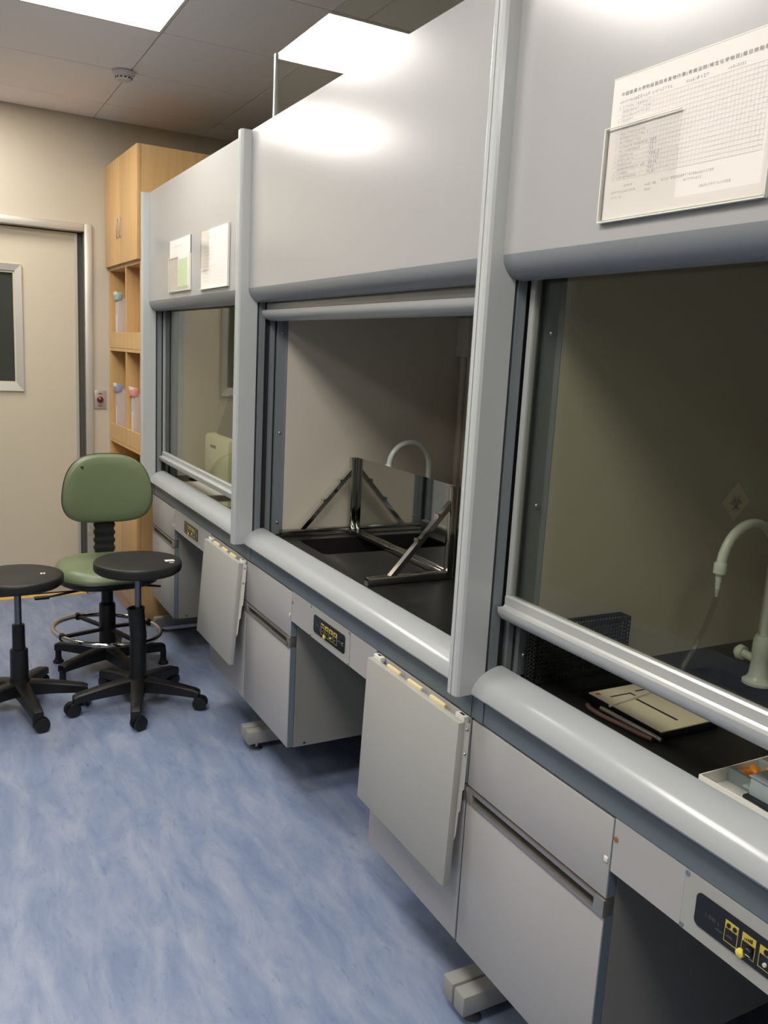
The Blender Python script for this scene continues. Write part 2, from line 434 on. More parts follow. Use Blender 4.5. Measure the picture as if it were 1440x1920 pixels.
# airfoil sill
af = [(.004, .8265), (.0015, .831), (.003, .838), (.0072, .8465), (.0125, .8545), (.0195, .862), (.029, .869), (.041, .8755), (.0545, .8805), (.068, .8835), (.079, .883), (.084, .879), (.086, .872), (.086, .855), (.03, .8265)]
MB().prism(af, 'y', -1.4785, -.0215).build('airfoil', 'airfoil_grey', HB, smooth=30)
B('apron', 'apron_shaded', HB, .024, .06, -1.455, -.045, .7645, .8275)
both(lambda fy: B('apron_end', 'apron_shaded', HB, .022, .06, min(fy(-.0015), fy(-.043)), max(fy(-.0015), fy(-.043)), .7645, .8255))
# sash tracks
def tracks(fy):
    def tb(name, m, x0, x1, ya, yb, z0=ZWT, z1=1.742):
        y0, y1 = sorted((fy(ya), fy(yb))); return B(name, m, HB, x0, x1, y0, y1, z0, z1)
    tb('track_back', 'track_dark', .036, .1105, -.006, -.0015)
    tb('sash_track', 'track_grey', .043, .065, -.021, -.006)
    tb('sash_track', 'track_grey', .0885, .102, -.023, -.006)
    p = tb('side_stile', 'track_grey', .111, .143, -.034, -.0015)
    tb('stile_return', 'track_grey', .1412, .1428, -.0502, -.034)
    for z in (.905, 1.24, 1.60):
        MB().lathe([(.0062, 0), (.0055, .003), (.003, .0045), (0, .005)], 12, tilt=Matrix.Rotation(R(90 if fy(-1) == -1 else -90), 4, 'X'), center=(.127, fy(-.034), z)).build('screw', 'screw_zinc', p, smooth=50)
both(tracks)
# liner
def liner(fy):
    y0, y1 = sorted((fy(-.050), fy(-.0015)))
    s = B('liner_side', 'liner_cream', HB, .143, .90, y0, y1, .80, 2.05)
both(liner)
B('liner_back', 'liner_cream', HB, .885, .90, -1.45, -.05, .80, 2.05)
B('liner_top', 'liner_cream', HB, .16, .885, -1.45, -.05, 2.03, 2.05)
q = B('service_box', 'liner_cream', HB, .86, .885, -.13, -.0505, 1.55, 1.70, bev=.003)
B('conduit', 'liner_cream', HB, .868, .884, -.10, -.075, .862, 1.55, bev=.003)
# worktop with recessed sink
SX0, SX1, SY0, SY1 = .165, .60, -.385, -.15
wt = MB()
wt.box(.087, SX0, -1.4495, -.0505, .83, ZWT); wt.box(SX1, .884, -1.4495, -.0505, .83, ZWT)
wt.box(SX0, SX1, SY1, -.0505, .83, ZWT); wt.box(SX0, SX1, -1.4495, SY0, .83, ZWT)
wto = wt.build('worktop', 'worktop_black', HB)
sk = MB(); d = .12
top = rrect(SX0, SX1, SY0, SY1, .035, 6); bot = rrect(SX0+.012, SX1-.012, SY0+.012, SY1-.012, .03, 6)
va = [sk.bm.verts.new((x, y, ZWT-.001)) for x, y in top]; vb = [sk.bm.verts.new((x, y, ZWT-d)) for x, y in bot]
for i in range(len(va)): sk.bm.faces.new((va[i], va[(i+1) % len(va)], vb[(i+1) % len(va)], vb[i]))
sk.bm.faces.new(vb)
# rounded corners fill between the square cut-out and the bowl
for cx, cy, sx, sy, a0 in ((SX1, SY1, 1, 1, 0), (SX0, SY1, -1, 1, 90), (SX0, SY0, -1, -1, 180), (SX1, SY0, 1, -1, 270)):
    r = .035; ctr = (cx-sx*r, cy-sy*r)
    arc = [(ctr[0]+r*math.cos(R(a0+90*i/6)), ctr[1]+r*math.sin(R(a0+90*i/6))) for i in range(7)]
    sk.bm.faces.new([sk.bm.verts.new((x, y, ZWT-.001)) for x, y in [(cx, cy)]+arc])
sk.build('sink', 'sink_black', wto, smooth=40)
# frame and feet
def frame(fy):
    y0, y1 = sorted((fy(-.0025), fy(-.046)))
    b = B('foot_beam', 'foot_grey', HB, .03, .84, y0, y1, .030, .084, bev=.006)
    for x in (.075, .78):
        MB().lathe([(.022, .0), (.022, .006), (.012, .010), (.006, .012), (.006, .032)], 16, center=(x, (y0+y1)/2, 0)).build('leveller', 'steel', b, smooth=40)
    B('frame_leg', 'foot_grey', HB, .70, .745, y0, y1, .082, .83)
both(frame)
B('roof', 'cabinet_side', HB, .13, .90, -1.4985, -.0015, 2.05, 2.07)
both(lambda fy: B('outer_side', 'cabinet_side', HB, .146, .90, min(fy(-.0012), fy(-.0005)), max(fy(-.0012), fy(-.0005)), .84, 2.05))
# knee panel and controls
KX, KZ0, KZ1 = .025, .660, .7625
B('knee_panel', 'cabinet_white', HB, KX, KX+.018, -.607, -.449, KZ0, KZ1)
B('knee_panel', 'cabinet_white', HB, KX, KX+.018, -1.0465, -.888, KZ0, KZ1)
ctl = B('control_panel', 'control_plate', HB, KX-.001, KX+.018, -.887, -.608, KZ0, KZ1)
MB().lathe([(.0055, 0), (.005, .0018), (0, .002)], 12, tilt=Matrix.Rotation(R(-90), 4, 'Y'), center=(.0252, -.447-.008, .725)).build('screw', 'rust_screw', HB)
for y, z in ((-.612, KZ1-.006), (-.612, KZ0+.006), (-.883, KZ1-.006), (-.883, KZ0+.006)):
    MB().lathe([(.0045, 0), (.004, .0016), (.0015, .002), (0, .0012)], 12, tilt=Matrix.Rotation(R(-90), 4, 'Y'), center=(KX-.001, y, z)).build('screw', 'screw_zinc', ctl)
MB().prism([(a-2.93, b) for a, b in rrect(2.073, 2.295, .6845, .740, .009)], 'x', KX-.003, KX).build('control_face', 'control_black', ctl)
fx = KX-.0034
def frect(mb, a0, a1, z0, z1, hw=.0008):    # thin outline, y values given as in the hood at J=2.93
    for q in ((a0, a1, z0, z0+hw), (a0, a1, z1-hw, z1), (a0, a0+hw, z0, z1), (a1-hw, a1, z0, z1)):
        mb.box(fx, KX-.003, q[0]-2.93, q[1]-2.93, q[2], q[3])
for a1, holes in ((2.2385, 2), (2.208, 0), (2.178, 1), (2.1475, 1)):
    a0 = a1-.0235
    b = MB(); b.box(fx, KX-.003, a0-2.93, a1-2.93, .7155, .7285); frect(b, a0, a1, .6935, .7165); b.build('button_label', 'label_yellow', ctl)
    hb = MB()
    if holes == 2:
        for yy in (a1-.0065, a0+.006): hb.lathe([(.0038, 0), (.0036, .001), (0, .0012)], 14, tilt=Matrix.Rotation(R(-90), 4, 'Y'), center=(fx, yy-2.93, .7215))
    elif holes == 1: hb.lathe([(.0045, 0), (.0042, .001), (0, .0012)], 14, tilt=Matrix.Rotation(R(-90), 4, 'Y'), center=(fx, (a0+a1)/2-2.93, .722))
    else:
        for k in range(5): hb.box(fx-.0004, fx, a1-.006-.003*k-2.93, a1-.004-.003*k-2.93, .719, .7205+.0012*k)
    hb.build('button', 'control_black', ctl)
k = MB().lathe([(.0075, 0), (.007, .004), (.006, .005), (0, .005)], 20, tilt=Matrix.Rotation(R(-90), 4, 'Y'), center=(fx, 2.194-2.93, .7035)).build('knob', 'control_black', ctl, smooth=40)
MB().lathe([(.0070, 0), (.0066, .005), (.005, .0062), (0, .0065)], 20, tilt=Matrix.Rotation(R(-90), 4, 'Y'), center=(fx, 2.206-2.93, .6945)).build('button', 'knob_yellow', ctl, smooth=40)
B('pointer', 'print_white', ctl, fx-.0056, fx-.005, 2.188-2.93, 2.196-2.93, .7005, .7013)
for a, m in ((2.166, 'print_white'), (2.137, 'gas_rod')):
    MB().lathe([(.0032, 0), (.003, .003), (0, .0034)], 12, tilt=Matrix.Rotation(R(-90), 4, 'Y'), center=(fx, a-2.93, .703)).build('button', m, ctl)
text_obj('display', '188', .0105, 'display_grey', ctl, (fx, 2.2775-2.93, .7095), width=.019)
text_obj('display', '8', .0085, 'display_grey', ctl, (fx, 2.2525-2.93, .7085))
def marks(y, z, n, s_, m):           # print too small to read in the photograph
    mb = MB()
    for k in range(n): mb.box(fx, KX-.003, y-2.93-(k+.75)*s_, y-2.93-k*s_, z, z+s_*(1.2 if k % 3 else .9))
    return mb.build('small_print', m, ctl)
marks(2.2545, .7005, 6, .0023, 'display_grey')
marks(2.118, .7095, 7, .0036, 'print_grey')
text_obj('emblem', 'C', .014, 'print_white', ctl, (fx, 2.091-2.93, .7065))
marks(2.2345, .7025, 4, .003, 'display_grey')

# sash (its own movable part; z0 = pull height)
SZ0 = 1.013
sash_prof = [(.049, .0095), (.049, .001), (.053, -.009), (.062, -.018), (.074, -.0235), (.092, -.026), (.097, -.02), (.097, .004), (.086, .012), (.084, .034), (.070, .035), (.0665, .031), (.0665, .0135), (.063, .0095)]
sash = MB().prism([(x, SZ0+z) for x, z in sash_prof], 'y', -1.471, -.029).build('sash_rail', 'aluminium', HB, smooth=30)
MB().box(.0745, .0795, -1.458, -.042, SZ0+.03, SZ0+.85).build('sash_glass', 'sash_glass', sash)
for y0, y1 in ((-.042, -.027), (-1.473, -1.458)): B('sash_edge', 'aluminium', sash, .0695, .0835, y0, y1, SZ0+.03, SZ0+.852)

H = {2: HB, 3: copy_tree(HB), 1: copy_tree(HB)}
H[3].location = (0, HJ[3], 0); H[1].location = (0, HJ[1], 0)
for k, off in ((1, 0), (2, .651), (3, -.06)):
    for ch in H[k].children:
        if ch.name.startswith('sash_rail'): ch.location.z = off
H[1]['label'] = 'grey fume hood with the large grid checklist on its panel and a basket inside'
H[2]['label'] = 'grey fume hood with raised sash and a mirrored steel stand inside'
H[3]['label'] = 'grey fume hood beside the tall tan cabinet with two document holders'

# hazard sticker on the side liner of the checklist hood
hs = MB().prism([(.733, 1.278), (.684, 1.230), (.733, 1.182), (.782, 1.230)], 'y', -.0506, -.050).build('hazard_sticker', 'sticker_cream', H[1]); hs['label'] = 'cream diamond biohazard sticker'
bz = MB()
for a in (90, 210, 330):
    cx, cz = .733+.0105*math.cos(R(a)), 1.228+.0105*math.sin(R(a)); pts = []
    for i in range(17):
        an = R(a+40+280*i/16+0); pts.append((cx-.0095*math.cos(an-0)*-1, -.0512, cz+.0095*math.sin(an)))
    bz.tube(pts, .0017, 6)
bz.tube([(.733+.0095*math.cos(R(i*20)), -.0512, 1.228+.0095*math.sin(R(i*20))) for i in range(18)], .0011, 6, closed=True)
bz.build('biohazard_mark', 'print_ink', hs)

# ------------------------------------------------------------------ base cabinets under the hoods
def make_cabinet():
    t = thing('base_cabinet', 'x', 'cabinet', (0, 0, 0), 0, 'suspended cabinets under the fume hoods')
    W = .444   # local y: -W..0
    B('carcass', 'cabinet_side', t, .048, .55, -W-.0005, 0, .203, .7635)
    B('drawer_front', 'cabinet_white', t, .025, .0465, -W+.001, -.001, .602, .7575, bev=.001)
    dd = B('door', 'cabinet_white', t, .025, .0465, -W+.001, -.001, .2065, .5635, bev=.001)
    B('edge_band', 'edge_blue', dd, .0268, .0462, -W-.0005, -W+.0008, .2065, .5635)
    e = B('edge_band', 'edge_blue', t, .0268, .0462, -W-.0005, -W+.0008, .602, .7575)
    h = MB().prism([(.0215, .5985), (.0215, .5905), (.026, .588), (.040, .588), (.040, .5725), (.026, .571), (.0215, .570), (.0215, .5640), (.046, .5640), (.046, .5985)], 'y', -W+.026, -.026).build('handle', 'handle_alu', t, smooth=30)
    B('recess', 'handle_dark', h, .0395, .0405, -W+.026, -.026, .5725, .588)
    for y0, y1 in ((-W-.0005, -W+.026), (-.026, -.0005)): B('end_cap', 'handle_alu', h, .0205, .0465, y0, y1, .5640, .5990, bev=.002)
    for x, z in ((.075, .635), (.105, .615)):
        MB().lathe([(.0055, 0), (.005, .001), (0, .0006)], 12, tilt=Matrix.Rotation(R(90), 4, 'X'), center=(x, -W-.0005, z)).build('screw_cap', 'hole_dark', t)
    B('stud', 'white_plastic', t, .022, .025, -W+.004, -W+.013, .671, .682, bev=.001)
    B('stud', 'hole_dark', t, .085, .095, -W-.001, -W-.0002, .2105, .216)
    return t
cabp = make_cabinet()
cabs = []
for k, hn in enumerate((2, 3, 1)):
    for side in (0, 1):
        c = cabp if (k == 0 and side == 0) else copy_tree(cabp)
        c.location = (0, HJ[hn]-.002 if side == 0 else HJ[hn]-1.5+.002+.4445, 0)
        cabs.append((hn, side, c))
CL = {(2, 0): 'light grey cabinet hung under the open-sash fume hood, left of its control panel',
      (2, 1): 'light grey cabinet behind the hanging flap under the open-sash fume hood',
      (3, 0): 'light grey cabinet under the fume hood, next to the tan cupboard',
      (3, 1): 'light grey cabinet behind the tilted hanging flap under the two-holder hood',
      (1, 0): 'light grey cabinet under the checklist fume hood with a long handle strip',
      (1, 1): 'light grey cabinet under the checklist fume hood, past its knee space'}
for hn, side, c in cabs: c['label'] = CL[(hn, side)]

# hanging flaps
def make_flap(name, label, y0, y1, ztop, tilt):
    t = thing(name, label, 'panel', (-.010, (y0+y1)/2, ztop), 0, 'hanging flaps on the cabinet fronts')
    t.rotation_euler = (0, tilt, 0); h = (y1-y0)/2
    B('board', 'tray_white', t, 0, .018, -h, h, -.397, 0, bev=.0015)
    pr = [(.018, -.004), (.034, -.006), (.034, -.165), (.030, -.166), (.0285, -.215), (.025, -.218), (.023, -.275), (.019, -.285), (.018, -.285)]
    for s in (-1, 1):
        a, b = sorted((s*(h-.002), s*(h-.005)))
        p = MB().prism(pr, 'y', a, b).build('side_bracket', 'bracket_white', t)
        for z in (-.02, -.078): MB().lathe([(.004, 0), (.003, .0015), (0, .002)], 10, tilt=Matrix.Rotation(R(-90*s), 4, 'X'), center=(.0265, s*(h-.002), z)).build('screw', 'screw_zinc', p)
        c0, c1 = sorted((s*(h-.004), s*(h-.040)))
        q = B('clip', 'bracket_white', t, .016, .031, c0, c1, -.006, .010, bev=.002)
        B('slot', 'hole_dark', q, .020, .027, c0+.010, c1-.010, .0085, .0102)
    for k in (-1, 0, 1):
        q = B('pad', 'pad_yellow', t, .012, .022, k*.105-.033, k*.105+.033, -.004, .0085, bev=.003)
    return t
make_flap('hanging_flap', 'light grey flap hanging straight on the cabinet of the open-sash hood', 1.4295, 1.868, .7535, R(1.6))
make_flap('hanging_flap', 'light grey flap tilted outward on the cabinet of the two-holder hood', 2.922, 3.361, .7500, R(4.2))

# ------------------------------------------------------------------ stools and chair
def star(t, angs, rad, caster, z_hub, m='black_plastic', end_z=.072, wheel_angs=None):
    MB().lathe([(.030, .062), (.040, .066), (.043, z_hub-.02), (.038, z_hub), (.0, z_hub)], 24).build('hub', m, t, smooth=40)
    for i, a in enumerate(angs):
        mb = MB(); secs = []
        for u in (0, .25, .5, .75, .93, 1.0):
            r = .025+(rad-.025)*u
            zt = z_hub-.008-(z_hub-.008-end_z-.016)*(u**1.35); th = .060-.028*u; wd = .029-.008*u
            if u == 1.0: zt -= .004
            secs.append([(r, -wd, zt-th), (r, wd, zt-th), (r, wd, zt-.006), (r, wd*.7, zt), (r, -wd*.7, zt), (r, -wd, zt-.006)])
        vv = [[mb.bm.verts.new(p) for p in s_] for s_ in secs]
        for A, D in zip(vv, vv[1:]):
            for k in range(6): mb.bm.faces.new((A[k], A[(k+1) % 6], D[(k+1) % 6], D[k]))
        mb.bm.faces.new(vv[0][::-1]); mb.bm.faces.new(vv[-1])
        mb.xform(Matrix.Rotation(R(a), 4, 'Z')); leg = mb.build('leg', m, t, smooth=40)
        ex, ey = (rad-.008)*math.cos(R(a)), (rad-.008)*math.sin(R(a))
        if caster:
            wa = R(wheel_angs[i] if wheel_angs else a*1.7+40)
            c = MB(); c.cyl((0, 0, .034), (0, 0, .074), .009, 10)
            hood = [(.032*math.cos(R(b)), .030+.032*math.sin(R(b))) for b in range(20, 181, 20)]
            c.prism([(x-.013, z) for x, z in hood], 'y', -.007, .007)
            c.xform(Matrix.Translation((ex, ey, 0)) @ Matrix.Rotation(wa, 4, 'Z')); cs = c.build('caster', m, leg, smooth=40)
            for s in (-1, 1):
                wv = MB().lathe([(.0, -.008), (.022, -.008), (.0292, -.005), (.0298, 0), (.0292, .005), (.022, .008), (0, .008)], 20, tilt=Matrix.Rotation(R(90), 4, 'X'))
                wv.xform(Matrix.Translation((ex, ey, .0298)) @ Matrix.Rotation(wa, 4, 'Z') @ Matrix.Translation((-.013, s*.0155, 0)))
                wv.build('wheel', 'black_plastic', leg, smooth=40)
        else:
            MB().lathe([(.0, .0), (.024, .0), (.025, .008), (.018, .014), (.014, .03), (.014, end_z-.012)], 18, center=(ex, ey, 0)).build('glide', 'black_rubber', leg, smooth=40)
def seat_disc(t, r, ztop, th, m):
    z = ztop
    MB().lathe([(0, z-th), (r*.80, z-th), (r*.93, z-th+.004), (r*.985, z-th+.012), (r, z-th*.6), (r, z-.014), (r*.992, z-.006), (r*.975, z-.002), (r*.94, z), (r*.5, z-.001), (0, z-.002)], 56).build('seat', m, t, smooth=50)

t = thing('stool', 'round black stool with a taped white label, in front of the green chair', 'stool', (-.255, 3.49, 0), 0, 'black swivel stools')
star(t, [-104, -32, 40, 112, 184], .268, True, .135, wheel_angs=[200, 150, 30, 120, 20])
seat_disc(t, .179, .643, .050, 'black_vinyl')
MB().lathe([(.09, .596), (.085, .585), (.03, .580), (.03, .562)], 24).build('mount', 'black_plastic', t, smooth=40)
MB().cyl((0, 0, .40), (0, 0, .59), .0135, 20).build('gas_rod', 'gas_rod', t, smooth=40)
MB().lathe([(.036, .12), (.034, .30), (.030, .30), (.030, .12)], 24).build('column', 'black_plastic', t, smooth=40)
MB().lathe([(.034, -.10), (.0345, .03), (.037, .03), (.037, .036), (.0305, .036), (.0305, -.10)], 24, center=(-.006, 0, .40), tilt=Matrix.Rotation(R(-5), 4, 'Y')).build('column_sleeve', 'black_plastic', t, smooth=40)
lb = MB().box(.102, .141, -.058, -.030, .6425, .6438).build('label_tape', 'tape_white', t); B('print', 'tape_pink', lb, .110, .134, -.051, -.046, .6438, .6441)
B('label_tape', 'tape_white', t, .112, .140, -.082, -.072, .6418, .6428)

t = thing('stool', 'round black stool standing by the cream door, no label tape', 'stool', (-.712, 3.62, 0), 0, 'black swivel stools')
star(t, [-81, -9, 63, 135, 207], .268, True, .135, wheel_angs=[190, 60, 30, 120, 200])
seat_disc(t, .180, .583, .048, 'black_vinyl')
MB().lathe([(.09, .537), (.085, .525), (.03, .522), (.03, .505)], 24).build('mount', 'black_plastic', t, smooth=40)
MB().cyl((0, 0, .33), (0, 0, .53), .0138, 20).build('gas_rod', 'gas_rod', t, smooth=40)
MB().lathe([(.036, .12), (.035, .262), (.030, .266), (.0255, .266), (.0245, .37), (.018, .372), (.0, .372)], 24).build('column', 'black_plastic', t, smooth=40)
B('scuff_mark', 'tape_white', t, .088, .096, -.02, .0, .5822, .5832)
B('scuff_mark', 'tape_white', t, .100, .106, -.02, .0, .5822, .5832)
t['label'] = 'round black stool standing by the cream door with two small scuff marks'
lv = MB().tube([(.02, 0, .512), (-.10, -.02, .508), (-.22, -.03, .50)], .006, 10).build('lever', 'black_plastic', t, smooth=40)

t = thing('swivel_chair', 'green vinyl swivel chair with a chrome foot ring', 'chair', (-.297, 3.95, 0))
star(t, [-4, 68, 140, 212, 284], .268, False, .13, end_z=.085)
MB().lathe([(.038, .12), (.037, .325), (.030, .332), (.027, .335), (.0265, .40), (.02, .402), (0, .402)], 24).build('column', 'black_plastic', t, smooth=40)
MB().cyl((0, 0, .39), (0, 0, .44), .015, 18).build('gas_rod', 'gas_rod', t, smooth=40)
rg = MB().tube([(.241*math.cos(R(a)), .241*math.sin(R(a)), .198-.02*math.cos(R(a))) for a in range(0, 360, 6)], .0115, 12, closed=True).build('foot_ring', 'chrome', t, smooth=60)
for a in (25, 115, 205, 295):
    MB().bar((.03*math.cos(R(a)), .03*math.sin(R(a)), .205), (.238*math.cos(R(a)), .238*math.sin(R(a)), .198-.02*math.cos(R(a))), .018, .014).build('spoke', 'black_plastic', rg)
    MB().lathe([(.016, -.014), (.016, .014)], 10, center=(.238*math.cos(R(a)), .238*math.sin(R(a)), .198-.02*math.cos(R(a))), tilt=Matrix.Rotation(R(90), 4, 'X')).build('clamp', 'black_plastic', rg)
# seat cushion: rounded square plan, domed, waterfall front
def cushion(t):
    n, mrings = 48, [(1.0, .0), (1.015, .018), (.995, .036), (.95, .049), (.86, .057), (.6, .062), (.3, .064)]
    mb = MB(); rings = []
    for s, z in mrings:
        ring_ = []
        for i in range(n):
            a = 2*math.pi*i/n; c_, s_ = math.cos(a), math.sin(a); p = 2.8
            r = 1/((abs(c_)**p+abs(s_)**p)**(1/p))
            x, y = .222*r*c_*s, .215*r*s_*s
            ring_.append(mb.bm.verts.new((x, y, .474+z-.018*max(0, (-y-.09)/.12)**2*(1 if z > .03 else .3))))
        rings.append(ring_)
    for A, D in zip(rings, rings[1:]):
        for k in range(n): mb.bm.faces.new((A[k], A[(k+1) % n], D[(k+1) % n], D[k]))
    mb.bm.faces.new(rings[0][::-1]); mb.bm.faces.new(rings[-1])
    return mb
cushion(t).build('seat', 'green_vinyl', t, smooth=70)
sh = MB(); n = 48; rings = []
for s, z in ((.55, .430), (.86, .438), (.99, .455), (1.02, .474), (1.0, .480)):
    ring_ = []
    for i in range(n):
        a = 2*math.pi*i/n; c_, s_ = math.cos(a), math.sin(a); r = 1/((abs(c_)**2.8+abs(s_)**2.8)**(1/2.8))
        ring_.append(sh.bm.verts.new((.224*r*c_*s, .217*r*s_*s, z)))
    rings.append(ring_)
for A, D in zip(rings, rings[1:]):
    for k in range(n): sh.bm.faces.new((A[k], A[(k+1) % n], D[(k+1) % n], D[k]))
sh.bm.faces.new(rings[0][::-1]); sh.bm.faces.new(rings[-1])
sh.build('seat_shell', 'black_plastic', t, smooth=50)
B('mechanism', 'black_plastic', t, -.09, .09, -.07, .20, .405, .437, bev=.008)
# backrest: rounded trapezoid, curved
def back_outline(s=1.0):
    pts = []; n = 64
    for i in range(n):
        a = 2*math.pi*i/n; c_, s_ = math.cos(a), math.sin(a); p = 3.4 if s_ < 0 else 3.1
        r = 1/((abs(c_)**p+abs(s_)**p)**(1/p)); x, z = r*c_, r*s_
        wdt = .210*(1 - .20*max(0, z+.35)**1.5/1.35**1.5)
        pts.append((x*wdt*s, z*.166*s))
    return pts
def back_mesh(scales, name, m, zc, yc):
    mb = MB(); rings = []
    for s, dy in scales:
        rings.append([mb.bm.verts.new((x+XBK, yc+dy-.9*(x*x), zc+z)) for x, z in back_outline(s)])
    for A, D in zip(rings, rings[1:]):
        for k in range(len(A)): mb.bm.faces.new((A[k], A[(k+1) % len(A)], D[(k+1) % len(A)], D[k]))
    mb.bm.faces.new(rings[0][::-1]); mb.bm.faces.new(rings[-1])
    return mb.build(name, m, t, smooth=60)
ZB_, YBK, XBK = .848, .17, .030
back_mesh([(.985, .0), (.99, -.012), (.965, -.026), (.90, -.034), (.7, -.038), (.45, -.040), (.2, -.0405), (.04, -.0405)], 'backrest', 'green_vinyl', ZB_, YBK)
back_mesh([(.04, .030), (.4, .030), (.80, .028), (.96, .020), (1.0, .006), (1.005, -.004), (.985, -.008), (.95, -.004), (.5, -.002), (.04, -.002)], 'back_shell', 'black_plastic', ZB_, YBK)
# bellows spine
bl = MB(); prof = []
for k in range(15):
    z = .44+.265*k/14; w_ = .050 if k % 2 == 0 else .042; prof.append((w_, z))
for (wa_, za_), (wb_, zb_) in zip(prof, prof[1:]):
    A = [bl.bm.verts.new((XBK*.7+sx*wa_, YBK+.012+sy*.014*wa_/.05, za_)) for sx, sy in ((-1, -1), (1, -1), (1, 1), (-1, 1))]
    D = [bl.bm.verts.new((XBK*.7+sx*wb_, YBK+.012+sy*.014*wb_/.05, zb_)) for sx, sy in ((-1, -1), (1, -1), (1, 1), (-1, 1))]
    for k in range(4): bl.bm.faces.new((A[k], A[(k+1) % 4], D[(k+1) % 4], D[k]))
bl.build('spine', 'black_rubber', t)
pw = MB()
for k, (a, b_, c_) in enumerate(((-.045, .675, .0), (-.075, .668, -.012), (-.060, .652, -.006), (-.085, .640, .004), (-.055, .632, -.010), (-.02, .660, -.004))):
    pw.quad([(XBK*.7+a, YBK-.008+c_, b_), (XBK*.7+a+.035, YBK-.010, b_-.006), (XBK*.7+a+.03, YBK-.012-c_, b_-.026), (XBK*.7+a+.006, YBK-.014, b_-.02)])
pw.build('plastic_wrap', 'hose_clear', t)
lv = MB().tube([(-.05, -.03, .418), (-.17, -.05, .408), (-.27, -.06, .398)], .0055, 10).build('lever', 'black_plastic', t, smooth=40)
MB().box(-.325, -.262, -.078, -.044, .391, .402, bev=.004).build('paddle', 'black_plastic', lv, smooth=40)
MB().tube([(.05, -.03, .418), (.17, -.05, .412), (.235, -.06, .405)], .0055, 10).build('lever', 'black_plastic', t, smooth=40)
sc = MB()
for p, q in (((-.125, .112), (-.110, .104)), ((-.118, .100), (-.113, .116)), ((-.067, -.038), (-.056, -.034)), ((.078, -.055), (.086, -.060))):
    for (x, z) in (p,): pass
    sc.bar((XBK+p[0], YBK-.9*p[0]**2-.0385, ZB_+p[1]), (XBK+q[0], YBK-.9*q[0]**2-.0385, ZB_+q[1]), .003, .0022)
sc.build('scuff', 'black_rubber', t)

# ------------------------------------------------------------------ tan cabinet beside the hoods
TX, TY0, TY1 = -.040, 4.500, 5.246
t = thing('tall_cabinet', 'tall tan wooden cabinet with open pigeonholes beside the fume hoods', 'cabinet', (TX, TY0, 0), R(1.5))
L = TY1-TY0-.002; D_ = .40; ZTOP = 2.508
def tb(name, x0, x1, y0, y1, z0, z1, m='beech', p=None, bev=0): return B(name, m, p or t, x0, x1, y0, y1, z0, z1, bev=bev)
tb('side_panel', .02, D_, 0.0, .018, .06, ZTOP); tb('side_panel', .02, D_, L-.018, L, .06, ZTOP)
tb('back_panel', D_-.008, D_, .018, L-.018, .06, ZTOP)
tb('top_panel', .02, D_-.008, .018, L-.018, ZTOP-.018, ZTOP)
mid = L*.44
for y0, y1, hy in ((.001, L*.5-.0012, L*.5-.02), (L*.5+.0012, L-.001, L*.5+.045)):
    dd = tb('door', 0, .019, y0, y1, 1.955, ZTOP, bev=.001)
    hh = MB(); hy_ = hy
    hh.box(-.010, -.006, hy_-.0035, hy_+.0035, 2.085, 2.195, bev=.001); hh.box(-.006, 0, hy_-.003, hy_+.003, 2.088, 2.096); hh.box(-.006, 0, hy_-.003, hy_+.003, 2.184, 2.192)
    hh.build('handle', 'handle_alu', dd, smooth=50)
tb('shelf', .02, D_-.008, .018, L-.018, 1.937, 1.955)
tb('shelf', .02, D_-.008, .018, L-.018, 1.484, 1.500); tb('shelf', .02, D_-.008, .018, L-.018, .952, .968)
tb('lip', .021, .033, .018, L-.018, 1.502, 1.590); tb('lip', .021, .033, .018, L-.018, .970, 1.060)
tb('divider', .021, D_-.008, mid, mid+.016, 1.500, 1.937); tb('divider', .021, D_-.008, mid, mid+.016, .968, 1.484)
tb('shelf', .02, D_-.008, .018, L-.018, .80, .816)
for y0, y1 in ((.001, L*.5-.0012), (L*.5+.0012, L-.001)): tb('door', 0, .019, y0, y1, .10, .816, bev=.001)
tb('plinth', .03, D_-.01, .002, L-.002, 0, .06); tb('bottom_panel', .02, D_-.008, .018, L-.018, .06, .078)
# clear file boxes in the pigeonholes (bottom rests on the shelf behind the lip)
def file_box(label, yc, z, h, clip):
    g = thing('file_box', label, 'storage box', t.matrix_basis @ Vector((.172, yc, z)), R(1.5), 'clear file boxes in the pigeonholes')
    w_, d_ = .042, .13
    b = MB(); 
    b.box(-d_, -d_+.003, -w_, w_, 0, h*.86); b.box(d_-.003, d_, -w_, w_, 0, h*.97); b.box(-d_+.003, d_-.003, -w_, -w_+.003, 0, h*.9); b.box(-d_+.003, d_-.003, w_-.003, w_, 0, h*.9); b.box(-d_+.003, d_-.003, -w_+.003, w_-.003, 0, .003)
    b.build('body', 'clear_box', g)
    cp = MB(); cp.box(-d_-.010, -d_+.02, -w_-.004, w_+.004, h*.86, h, bev=.005); cp.build('clip', clip, g, smooth=40)
    for k in range(4): B('tooth', 'bracket_white', g, -d_-.0125, -d_-.008, -.034+.02*k, -.022+.02*k, h*.95, h*1.015, bev=.001)
    B('label_card', 'paper_white', g, -d_-.0012, -d_-.0004, -.006, .012, .03, h*.60)
    return g
bpy.context.view_layer.update()
file_box('clear file box with a teal clip in the upper pigeonhole', .640, 1.500, .315, 'teal_clip')
file_box('clear file box with a blue clip in the lower pigeonhole', .655, .968, .325, 'blue_clip')
file_box('clear file box with a pink clip in the lower pigeonhole', .262, .968, .325, 'pink_clip')

